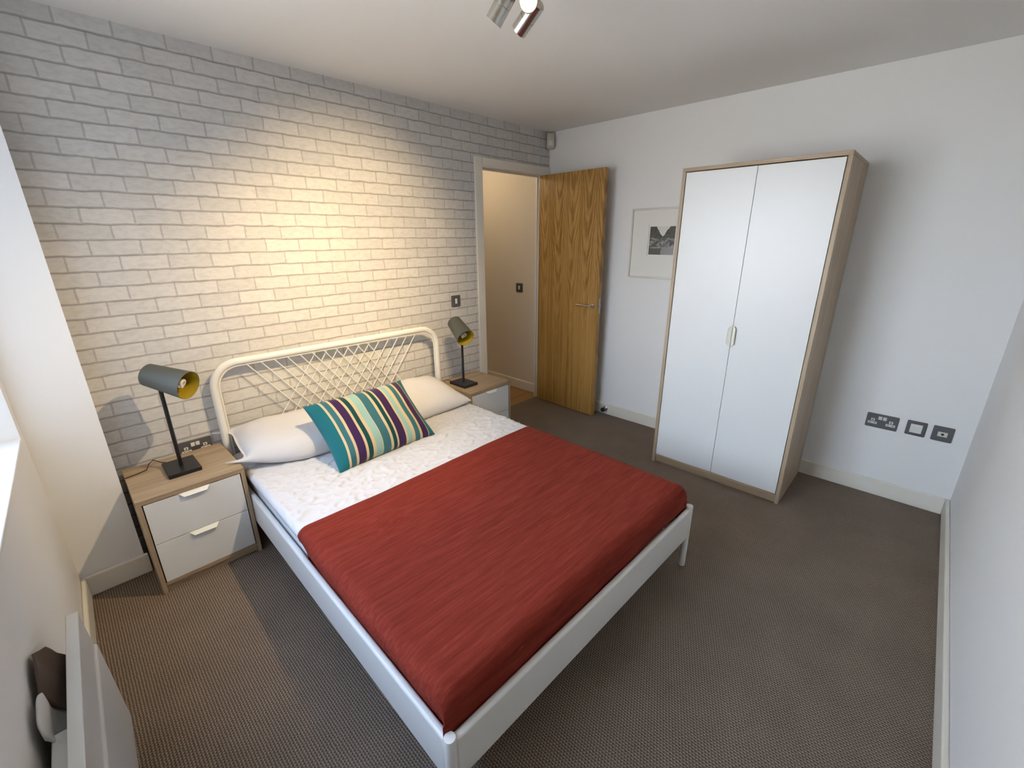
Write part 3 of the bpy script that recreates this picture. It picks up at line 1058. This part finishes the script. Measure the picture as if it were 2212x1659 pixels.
# ------------------------------------------------------------------ ceiling spotlight bar
sp = thing('ceiling_spotlight', 'chrome ceiling light with three swivelling cylinder spots', 'ceiling light', (1.72, -1.42, H))
SPO = Vector((1.72, -1.42, H))
bm = new_bm()
lathe(bm, (0, 0, 0), (0, 0, -1), [(0, 0), (0, 0.075), (0.014, 0.075), (0.020, 0.068), (0.020, 0)], 40)
obj('ceiling_rose', bm, 'spot_metal', sp)
def spot_head(rim, aim, energy, size, blend, glow=False, radius=0.02):
    aim = Vector(aim).normalized()
    rim = Vector(rim) - SPO
    L, r = 0.105, 0.0275
    bm = new_bm()
    back = rim - aim * L
    lathe(bm, back, aim, [(0, 0), (0, r - 0.004), (0.004, r), (0.055, r), (0.0555, r - 0.0012), (0.057, r - 0.0012), (0.0575, r), (L, r), (L, r - 0.0018), (0.045, r - 0.0018), (0.045, 0)], 36)
    h = obj('spot_head', bm, 'spot_metal', sp)
    bm = new_bm()
    lathe(bm, back, aim, [(L - 0.016, 0), (L - 0.016, 0.0225), (L - 0.024, 0.024), (0.048, 0.015), (0.048, 0)], 28)
    obj('bulb', bm, 'bulb_glow', h)
    bm = new_bm()
    mid = back + aim * 0.035
    top = Vector((mid.x * 0.55, mid.y * 0.55, -0.018))
    tube(bm, [mid, mid + (top - mid) * 0.5 + Vector((0, 0, 0.01)), top], 0.006, 10)
    obj('arm', bm, 'spot_metal', sp)
    ld = bpy.data.lights.new('spot_beam', 'SPOT')
    ld.energy = energy
    ld.color = (1.0, 0.74, 0.40)
    ld.spot_size = R(size)
    ld.spot_blend = blend
    ld.shadow_soft_size = radius
    lo = bpy.data.objects.new('spot_beam', ld)
    lo.matrix_world = Matrix.Translation(SPO + rim - aim * 0.012) @ aim.to_track_quat('-Z', 'Y').to_matrix().to_4x4()
    C.objects.link(lo)
spot_head((1.606, -1.437, 2.170), (-0.187, 0.597, -0.742), 85, 88, 1.0, radius=0.008)
spot_head((1.760, -1.405, 2.196), (0.03, 0.86, -0.53), 92, 72, 1.0, radius=0.008)
spot_head((1.640, -1.555, 2.199), (-0.70, -0.62, -0.36), 6, 140, 1.0)

# ------------------------------------------------------------------ panel heater under the window with cloths stuffed behind
HY0, HY1 = -2.05, -1.115
ht = thing('panel_heater', 'white electric panel heater on the window wall', 'heater', on_wall(0.03, HY1, 0), WROT)
ln = HY0 - HY1
bm = new_bm()
prism(bm, [(0.026, 0.120), (0.066, 0.108), (0.069, 0.125), (0.060, 0.424), (0.0535, 0.430), (0.049, 0.540), (0.049, 0.546), (0.026, 0.546)], 'y', ln, 0.0)
obj('casing', bm, 'heater_white', ht, 0.003)
bm = new_bm()
box(bm, 0.024, 0.0495, ln, 0.0, 0.545, 0.551)
obj('top_strip', bm, 'heater_white', ht, 0.0015)
boxo('back_box', (-0.008, 0.0255, ln + 0.03, -0.36, 0.16, 0.515), 'heater_white', ht, 0.003)
for y in (ln + 0.15, -0.15):
    boxo('wall_bracket', (-0.0285, 0.027, y - 0.02, y + 0.02, 0.15, 0.45), 'heater_white', ht, 0.001)
def crumple(name, material, cx, y0, y1, z0, z1, thick, label, cat, seed, x0):
    bm = new_bm()
    def f(s, t):
        y = y0 + (y1 - y0) * s
        edge_ = 0.25 + 0.75 * math.sin(math.pi * min(1, max(0, s))) ** 0.4
        z = z0 + (z1 - z0) * (t - 0.5) * edge_ + (z1 + z0) / 2 - z0 + 0.0
        x = x0 + 0.034 * (0.5 - t) + thick * (0.35 + 0.45 * noise.noise(Vector((y * 11, z * 11, seed))))
        return on_wall(x - XL, y + noise.noise(Vector((y * 10, z * 12, seed + 2))) * 0.015, z + noise.noise(Vector((y * 14, 0, seed + 4))) * 0.02)
    grid(bm, 26, 26, f)
    o_ = obj(name, bm, material, None, angle=60)
    s_m = o_.modifiers.new('thickness', 'SOLIDIFY')
    s_m.thickness = 0.004
    return tag(o_, label, cat)
crumple('brown_cloth', 'brown_cloth', 0, -1.22, -1.40, 0.44, 0.60, 0.030, 'brown folded cloth wedged behind the panel heater', 'cloth', 3.0, XL + 0.024)
crumple('white_cloth', 'crumpled_white', 0, -1.39, -1.50, 0.43, 0.59, 0.030, 'crumpled white cloth wedged behind the panel heater', 'cloth', 8.0, XL + 0.024)
